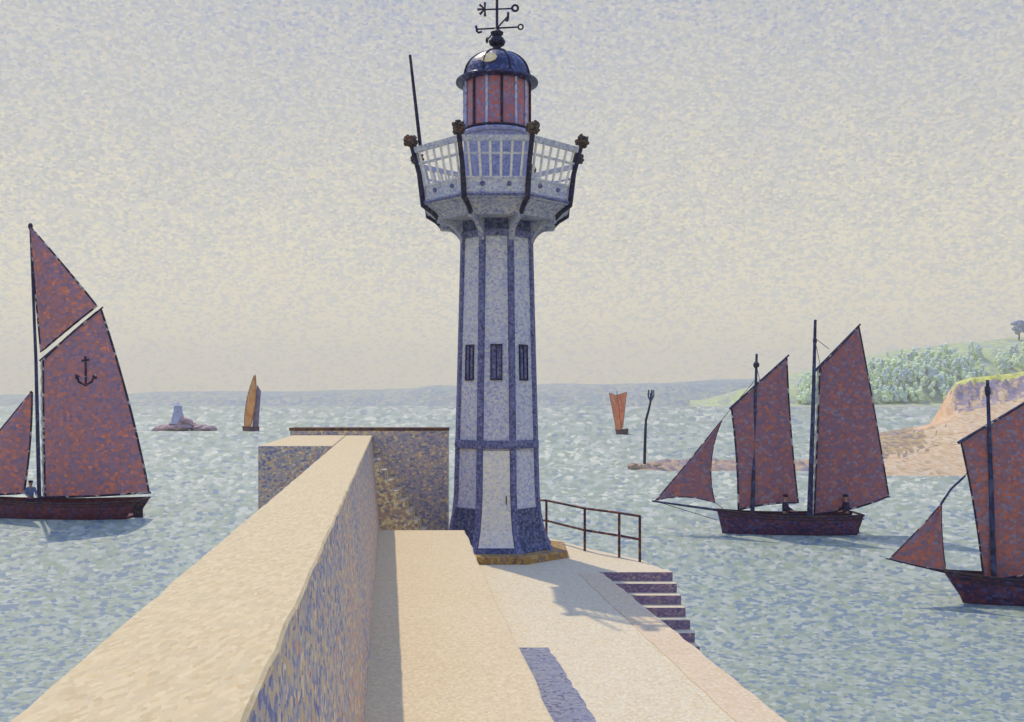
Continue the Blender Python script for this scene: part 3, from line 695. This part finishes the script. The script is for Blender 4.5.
# ------------------------------------------------------------------ boats
def sailmesh(corners, D, o0, camber=.35, n=14, th=.025, roach=(0, 0, 0, 0), dy=0.0):
    """corners in order head-left, head-right, foot-right, foot-left; returns (front function, builder)"""
    A, B, C_, D_ = [P(x, y, D) for x, y in corners]
    def f(u, v):
        top = A.lerp(B, u); bot = D_.lerp(C_, u); p = top.lerp(bot, v)
        b = 4*v*(1-v)
        p = p+Vector((roach[1]*b*u+roach[3]*b*(1-u), 0, -roach[2]*4*u*(1-u)*v))
        belly = math.sin(math.pi*min(1, max(0, u*.92+.04)))*(.25+.75*math.sin(math.pi*min(1, max(0, v*.9+.05))))
        seam = .012*math.sin(u*40)
        return p-o0+Vector((0, dy-camber*belly+seam, 0))
    return f
def build_sail(name, f, mat, parent, rope_mat, n=14, th=.02, rope=.03, skip=()):
    mb = MB(); vs = []
    for s in (0, 1):
        for i in range(n+1):
            for j in range(n+1):
                vs.append(f(j/n, i/n)+Vector((0, th*(s-.5), 0)))
    q = (n+1)*(n+1); fs = []
    for s in (0, 1):
        for i in range(n):
            for j in range(n):
                a = s*q+i*(n+1)+j; fs.append((a, a+1, a+n+2, a+n+1))
    e = [j for j in range(n+1)]+[i*(n+1)+n for i in range(1, n+1)]+[n*(n+1)+j for j in range(n-1, -1, -1)]+[i*(n+1) for i in range(n-1, 0, -1)]
    for a, b in zip(e, e[1:]+e[:1]): fs.append((a, b, b+q, a+q))
    mb.add(vs, fs); s_ = mb.build(name, mat, parent, True)
    pts = [f(j/n, 0) for j in range(n+1)]+[f(1, i/n) for i in range(1, n+1)]+[f(j/n, 1) for j in range(n-1, -1, -1)]+[f(0, i/n) for i in range(n-1, 0, -1)]
    cl = []
    for p in pts:
        if not cl or (p-cl[-1]).length > .02: cl.append(p)
    if (cl[0]-cl[-1]).length < .02: cl.pop()
    MB().tube(cl, rope, 6, True).build('bolt_rope', rope_mat, s_, True)
    return s_
def hull(parent, L, B, free_bow, free_mid, free_stern, rake_bow, rake_stern, mat, gmat, x0=0.0, N=28, depth=.35, deck=.12):
    """open boat, bow at x0, stern at x0+L, waterline at z=0"""
    def half(u):
        return B/2*(math.sin(math.pi*min(1, u*.62+.005))**.75 if u < .8 else math.sin(math.pi*.501)**.75*(1-(u-.8)*1.3))
    def sheer(u): return free_mid+(free_bow-free_mid)*max(0, 1-u/.55)**2+(free_stern-free_mid)*max(0, (u-.55)/.45)**2
    rings = []; gl = []; gr_ = []
    for i in range(N+1):
        u = i/N; b = max(.02, half(u)); s = sheer(u); ring = []
        sec = [(1, s), (1.0, s*.6), (.93, s*.2), (.78, -depth*.35), (.4, -depth*.85), (0, -depth)]
        inn = [(.0, deck), (.86, deck), (.95, s-.01)]
        def px_(z):
            k = max(0, min(1, 1-z/max(.01, s)))
            return x0+u*L+rake_bow*k*(1-u)**3-rake_stern*k*u**6
        for w_, z in sec: ring.append((px_(z), -b*w_, z))
        for w_, z in reversed(sec[:-1]): ring.append((px_(z), b*w_, z))
        bi = max(.005, b-.06)
        for w_, z in ((1, s-.005), (.95, deck)): ring.append((px_(z), bi*w_, z))
        for w_, z in ((.95, deck), (1, s-.005)): ring.append((px_(z), -bi*w_, z))
        rings.append(ring)
        gl.append(Vector((x0+u*L, -b-.01, s+.02))); gr_.append(Vector((x0+u*L, b+.01, s+.02)))
    h = MB().loft(rings).build('hull', mat, parent, True)
    MB().tube(gl+list(reversed(gr_)), .05, 6, True).build('gunwale', gmat, h, True)
    # rubbing strake, thwarts, rudder
    MB().tube([p+Vector((0, -.005, -.16)) for p in gl[1:]], .025, 6).build('rubbing_strake', gmat, h)
    for u in (.3, .62, .82):
        b = half(u)-.06; MB().box((x0+u*L, 0, min(sheer(u)-.16, deck+.42)), (.22, 2*b, .04)).build('thwart', gmat, h)
    rud = MB().prism([(x0+L-rake_stern*.9, -.03), (x0+L-rake_stern*.2+.10, -.03), (x0+L-rake_stern*.2+.10, .03), (x0+L-rake_stern*.9, .03)], -depth, sheer(1)-.1)
    rud.build('rudder', gmat, parent)
    return h, sheer
def spar(name, pts, r0, r1, mat, parent, n=8):
    m = len(pts); return MB().tube(pts, [r0+(r1-r0)*i/(m-1) for i in range(m)], n).build(name, mat, parent, True)

# --- left cutter
D = 51.2; o0 = Vector((P(-25, 400, D).x, D, SEA)); bt = empty('sailing_boat', o0)
tag(bt, 'large cutter with dark red sails, its mainsail marked with an anchor, and a maroon hull', 'sailing boat', 'sailing boats off the pier')
S = D/F
hull(bt, 168*S, 2.7, 1.05, .80, .90, .5, .55, M['hull_red'], M['gun'])
Q = lambda x, y, dy=0: P(x, y, D)-o0+Vector((0, dy, 0))
ms = spar('mast', [Q(38.5, 505, .1), Q(35, 360, .1), Q(29.5, 224, .1)], .11, .06, M['spar'], bt)
MB().blob(Q(29.5, 226, .1), (.12, .12, .18), 2, .05, 1).build('masthead', M['dark_iron'], ms)
fm = sailmesh([(43.5, 360), (101, 309), (149, 492), (45.5, 497)], D, o0, .5, roach=(0, .18, .05, 0))
msail = build_sail('mainsail', fm, M['sail'], bt, M['rope'], rope=.06)
ft = sailmesh([(30, 227), (30.5, 227), (97, 306), (41, 352)], D, o0, .25, roach=(0, .05, 0, 0))
build_sail('topsail', ft, M['sail'], bt, M['rope'], rope=.05)
fj = sailmesh([(32.5, 392), (33, 392), (25, 493), (-50, 494)], D, o0, .35, roach=(0, .12, .05, .0), dy=-.1)
build_sail('jib', fj, M['sail'], bt, M['rope'], rope=.05)
spar('gaff', [Q(40, 361), Q(103, 307)], .07, .045, M['spar'], bt)
spar('boom', [Q(40, 497.5), Q(151, 492.5)], .075, .055, M['spar'], bt)
spar('bowsprit', [Q(-12, 497), Q(-55, 494)], .09, .06, M['spar'], bt)
MB().tube([fm(.0, v/20)+Vector((-.06-.05*(v % 2), -.02, 0)) for v in range(21)], .045, 6).build('lacing', M['cream_cloth'], msail)
# anchor mark on the sail, following its surface
em = MB()
def uvof(px, py):
    u, v = .45, .3
    tgt = P(px, py, D)-o0
    for _ in range(40):
        p = fm(u, v); du = fm(u+.01, v)-p; dv = fm(u, v+.01)-p
        ex, ez = tgt.x-p.x, tgt.z-p.z; det = du.x*dv.z-du.z*dv.x
        u += .01*(ex*dv.z-ez*dv.x)/det*.8; v += .01*(du.x*ez-du.z*ex)/det*.8
    return fm(u, v)+Vector((0, -.02, 0))
for pth in ([(88, 356), (89, 368), (89.5, 384)], [(80.5, 376), (82.5, 382), (89.5, 385.5), (95, 382), (98, 375)], [(85, 361), (92, 360)], [(80, 379), (79.5, 375), (83, 377)], [(96, 377), (98.5, 374.5), (99, 379)]):
    em.tube([uvof(*p) for p in pth], .055, 6)
em.build('anchor_emblem', M['rope'], msail)
cutter_o = o0.copy(); D_cut = D

# --- two master in the middle distance
D = 45.1; o0 = Vector((P(717, 400, D).x, D, SEA)); S = D/F
bt = empty('sailing_boat', o0)
tag(bt, 'two masted lugger with maroon sails and dark violet hull, sailing below the green hill', 'sailing boat', 'sailing boats off the pier')
Q = lambda x, y, dy=0: P(x, y, D)-o0+Vector((0, dy, 0))
hull(bt, 141*S, 2.0, 1.05, .82, .86, .25, .28, M['hull'], M['gun'], deck=.05)
fms = spar('mast', [Q(751.5, 524, -.12), Q(754, 430, -.12), Q(756, 354, -.12)], .10, .055, M['spar'], bt)
MB().blob(Q(755.5, 365, -.12), (.14, .14, .16), 2, .1, 1).build('masthead', M['dark_iron'], fms)
mms = spar('mast', [Q(808.5, 524, -.12), Q(812, 420, -.12), Q(814.5, 320, -.12)], .13, .065, M['spar'], bt)
MB().blob(Q(814, 341, -.12), (.10, .10, .14), 2, .1, 2).build('masthead', M['dark_iron'], mms)
f1 = sailmesh([(731.5, 407), (787, 357), (798.5, 503), (738.5, 510)], D, o0, .28, roach=(0, -.08, -.12, .08), dy=.05)
build_sail('foresail', f1, M['sail_ketch'], bt, M['rope'], rope=.045)
f2 = sailmesh([(820, 367), (859, 326), (889, 496), (814.5, 514)], D, o0, .35, roach=(0, .02, .15, 0), dy=.05)
s2 = build_sail('mizzen_sail', f2, M['sail_ketch'], bt, M['rope'], rope=.045)
MB().tube([f2(0, v/24)+Vector((-.05-.05*(v % 2), -.02, 0)) for v in range(25)], .035, 6).build('lacing', M['cream_cloth'], s2)
f3 = sailmesh([(721, 421), (721.5, 421), (715, 503), (655.5, 500.5)], D, o0, .15, roach=(0, -.32, -.22, .03))
build_sail('jib', f3, M['sail_ketch'], bt, M['rope'], rope=.03)
spar('gaff', [Q(729.5, 409), Q(789, 355)], .055, .04, M['spar'], bt)
spar('gaff', [Q(815, 371), Q(860.5, 324)], .06, .04, M['spar'], bt)
spar('bowsprit', [Q(724, 511), Q(652, 501)], .06, .04, M['spar'], bt)
spar('boom', [Q(811, 516), Q(890, 496.5)], .04, .03, M['spar'], bt)
for a, b in (((721, 421), (755, 380)), ((815, 338), (829, 349)), ((655, 501), (717, 520)), ((716, 503), (730, 515)), ((814, 335), (850, 514)), ((755.5, 362), (790, 512))):
    spar('stay', [Q(*a), Q(*b)], .014, .014, M['rope'], bt, 5)
ketch_o = o0.copy(); D_k = D

# --- right hand boat, cut by the frame
D = 29.6; o0 = Vector((P(944, 400, D).x, D, SEA)); S = D/F
bt = empty('sailing_boat', o0)
tag(bt, 'nearest boat at the right edge, red lug sail, small jib and dark hull', 'sailing boat', 'sailing boats off the pier')
Q = lambda x, y, dy=0: P(x, y, D)-o0+Vector((0, dy, 0))
hull(bt, 225*S, 2.0, .92, .70, .85, .62, .3, M['hull'], M['gun'], deck=.08)
mst = spar('mast', [Q(992, 592, -.15), Q(988.5, 480, -.15), Q(985, 380, -.15)], .085, .05, M['spar'], bt)
MB().blob(Q(985, 391, -.15), (.085, .085, .2), 2, .1, 2).build('masthead', M['dark_iron'], mst)
f1 = sailmesh([(961, 441), (1062, 380), (1098, 560), (984, 581)], D, o0, .3, roach=(0, .1, .02, .06), dy=.03)
build_sail('lugsail', f1, M['sail_warm'], bt, M['rope'], rope=.03)
f3 = sailmesh([(941, 504), (941.5, 504), (946, 571), (889, 559)], D, o0, .10, roach=(0, -.05, .02, .04))
build_sail('jib', f3, M['sail_warm'], bt, M['rope'], rope=.022)
spar('yard', [Q(958, 443), Q(1066, 378)], .05, .035, M['spar'], bt)
spar('boom', [Q(984, 581.5), Q(1100, 560)], .04, .03, M['spar'], bt)
spar('bowsprit', [Q(948, 573), Q(886, 558.5)], .03, .02, M['spar'], bt)
spar('forestay', [Q(941, 504), Q(951, 489), Q(965, 476)], .035, .03, M['spar'], bt, 6)
spar('stay', [Q(965, 476), Q(987, 440)], .012, .012, M['rope'], bt, 5)

# --- two far boats
D = 194.; o0 = P(249, 431, D); bt = empty('sailing_boat', o0)
tag(bt, 'tiny far boat with a tall narrow ochre sail and mauve second sail', 'sailing boat', 'sailing boats far out')
Q = lambda x, y, dy=0: P(x, y, D)-o0+Vector((0, dy, 0))
hull(bt, 17*D/F, 1.5, .9, .8, .8, .2, .2, M['far_hull'], M['far_hull'], x0=-7*D/F, N=12)
fs_ = sailmesh([(254, 376), (255.5, 376), (250.5, 427), (244.5, 427)], D, o0, .6, roach=(0, .5, 0, -.5))
build_sail('mainsail', fs_, M['tan_sail'], bt, M['far_hull'], rope=.08, n=10)
fs_ = sailmesh([(256, 385), (259.5, 391), (257, 428), (251, 428)], D, o0, .5, dy=1.0)
build_sail('mizzen_sail', fs_, M['mauve_sail'], bt, M['mauve_sail'], rope=.05, n=10)  # shaded side of the ochre sail, added as a mauve sheet
spar('mast', [Q(249, 431, .4), Q(254.7, 374.5, .4)], .14, .08, M['far_hull'], bt)
D = 176.; o0 = P(620, 434, D); bt = empty('sailing_boat', o0)
tag(bt, 'tiny far boat with orange sails seen end on, behind the marker pole', 'sailing boat', 'sailing boats far out')
Q = lambda x, y, dy=0: P(x, y, D)-o0+Vector((0, dy, 0))
hull(bt, 13*D/F, 1.3, .9, .8, .9, .2, .2, M['far_hull'], M['far_hull'], x0=-5*D/F, N=12)
fs_ = sailmesh([(609, 393), (617, 396), (621, 430), (616, 430)], D, o0, .5, dy=-.4)
build_sail('foresail', fs_, M['orange_sail'], bt, M['far_hull'], rope=.05, n=10)
fs_ = sailmesh([(615, 396), (627, 392), (623, 428), (618, 430)], D, o0, .5, dy=.5)
build_sail('mainsail', fs_, M['orange_sail'], bt, M['far_hull'], rope=.05, n=10)
spar('mast', [Q(619, 434, .1), Q(617, 391, .1)], .12, .07, M['far_hull'], bt)


# ------------------------------------------------------------------ people
def skinned(name, verts, edges, mat, parent=None, loc=None):
    me = bpy.data.meshes.new(name); bm = bmesh.new(); ly = bm.verts.layers.skin.verify()
    vs = [bm.verts.new(v[:3]) for v in verts]; bm.verts.ensure_lookup_table()
    for v, d in zip(vs, verts):
        v[ly].radius = (d[3], d[3]*(d[4] if len(d) > 4 else 1)); v[ly].use_root = False
    vs[0][ly].use_root = True
    for a, b in edges: bm.edges.new((vs[a], vs[b]))
    bm.to_mesh(me); bm.free(); me.materials.append(mat)
    o = bpy.data.objects.new(name, me); COL.objects.link(o)
    if parent is not None: o.parent = parent
    if loc is not None: o.location = loc
    o.modifiers.new('skin', 'SKIN').use_smooth_shade = True
    s = o.modifiers.new('sub', 'SUBSURF'); s.levels = 1; s.render_levels = 2
    return o
def person(loc, rot, label, smock, reach=.35, s=.95):
    # seat of the body: pelvis first; standing on the bottom boards, hands on the gear in front
    V = [(0, 0, .92, .14, .8), (0, 0, 1.10, .13, .8), (0, .0, 1.30, .15, .8), (0, 0, 1.44, .09), (0, -.01, 1.52, .052), (0, -.03, 1.62, .095), (0, -.03, 1.70, .085),
         (.19, 0, 1.40, .06), (.24, -.08, 1.15, .045), (.20, -reach, 1.02, .036), (.19, -reach-.10, 1.02, .03),
         (-.19, 0, 1.40, .06), (-.24, -.06, 1.15, .045), (-.20, -reach, 1.05, .036), (-.19, -reach-.10, 1.05, .03),
         (.10, 0, .85, .09), (.12, -.05, .48, .062), (.12, 0, .09, .045), (.12, -.14, .045, .04),
         (-.10, 0, .85, .09), (-.12, -.05, .48, .062), (-.12, 0, .09, .045), (-.12, -.14, .045, .04)]
    E = [(0, 1), (1, 2), (2, 3), (3, 4), (4, 5), (5, 6), (3, 7), (7, 8), (8, 9), (9, 10), (3, 11), (11, 12), (12, 13), (13, 14), (0, 15), (15, 16), (16, 17), (17, 18), (0, 19), (19, 20), (20, 21), (21, 22)]
    for base, sx in ((10, 1), (14, -1)):
        bx = V[base]
        for q in range(5):
            if q < 4:
                V.append((bx[0]+(q-1.5)*.018, bx[1]-.05, bx[2]-.01, .009)); V.append((bx[0]+(q-1.5)*.02, bx[1]-.085+abs(q-1.4)*.008, bx[2]-.035, .008))
            else:
                V.append((bx[0]-sx*.04, bx[1]-.02, bx[2]-.005, .010)); V.append((bx[0]-sx*.05, bx[1]-.05, bx[2]-.02, .008))
            E.append((base, len(V)-2)); E.append((len(V)-2, len(V)-1))
    b = skinned('person', V, E, M['skin'], loc=loc); b.rotation_euler = (0, 0, rot); b.scale = (s, s, s)
    tag(b, label, 'person', 'crew of the two master' if 'lugger' in label else None)
    skinned('smock', [(0, 0, .86, .165, .85), (0, 0, 1.10, .155, .85), (0, 0, 1.32, .165, .85), (0, 0, 1.45, .09), (.20, 0, 1.40, .075), (.24, -.08, 1.15, .062), (.205, -reach+.04, 1.04, .05), (-.20, 0, 1.40, .075), (-.24, -.06, 1.15, .062), (-.205, -reach+.04, 1.06, .05)],
            [(0, 1), (1, 2), (2, 3), (2, 4), (4, 5), (5, 6), (2, 7), (7, 8), (8, 9)], smock, b)
    skinned('trousers', [(0, 0, .90, .15, .85), (.10, 0, .82, .105), (.12, -.05, .48, .08), (.12, 0, .12, .06), (-.10, 0, .82, .105), (-.12, -.05, .48, .08), (-.12, 0, .12, .06)],
            [(0, 1), (1, 2), (2, 3), (0, 4), (4, 5), (5, 6)], M['smock'], b)
    MB().lathe([(.112, 1.69), (.118, 1.715), (.125, 1.74), (.10, 1.79), (.03, 1.81)], 16, (0, -.025)).build('cap', M['hair'], b, True)
    mb = MB().blob((0, -.128, 1.635), (.016, .022, .025), 1); mb.build('nose', M['skin'], b)
    for sx in (-1, 1):
        MB().blob((sx*.036, -.115, 1.665), (.012, .008, .008), 1).build('eye', M['hair'], b)
        MB().blob((sx*.097, -.03, 1.64), (.012, .02, .03), 1).build('ear', M['skin'], b)
    MB().blob((0, -.112, 1.60), (.025, .008, .006), 1).build('mouth', M['hair'], b)
    return b
def atdeck(px, D, z): return Vector(((px-512)/F*D, D, SEA+z))
person(atdeck(785, D_k-.25, .06), R(60), 'crewman in dark smock standing amidships in the lugger between the masts', M['smock'])
person(atdeck(846, D_k-.25, .06), R(-80), 'helmsman in dark smock and cap standing at the stern of the lugger', M['smock'])
person(atdeck(30.5, D_cut-.55, .13), R(40), 'figure in a blue smock standing just ahead of the mast of the cutter', M['smock_blue'], s=1.0)


# ------------------------------------------------------------------ the air over the bay
hm = bpy.data.materials.new('sea_haze'); hm.use_nodes = True
ht_ = hm.node_tree; ht_.nodes.clear(); hh = NT(ht_)
pv = hh.n('ShaderNodeVolumePrincipled', {'Color': (.985, .965, .87, 1), 'Density': .00034, 'Anisotropy': .1})
o_ = hh.n('ShaderNodeOutputMaterial', {'Volume': pv.outputs[0]})
hz = MB().box((0, 1090, 50), (5300, 2500, 116)).build('haze', hm)
tag(hz, kind='stuff')
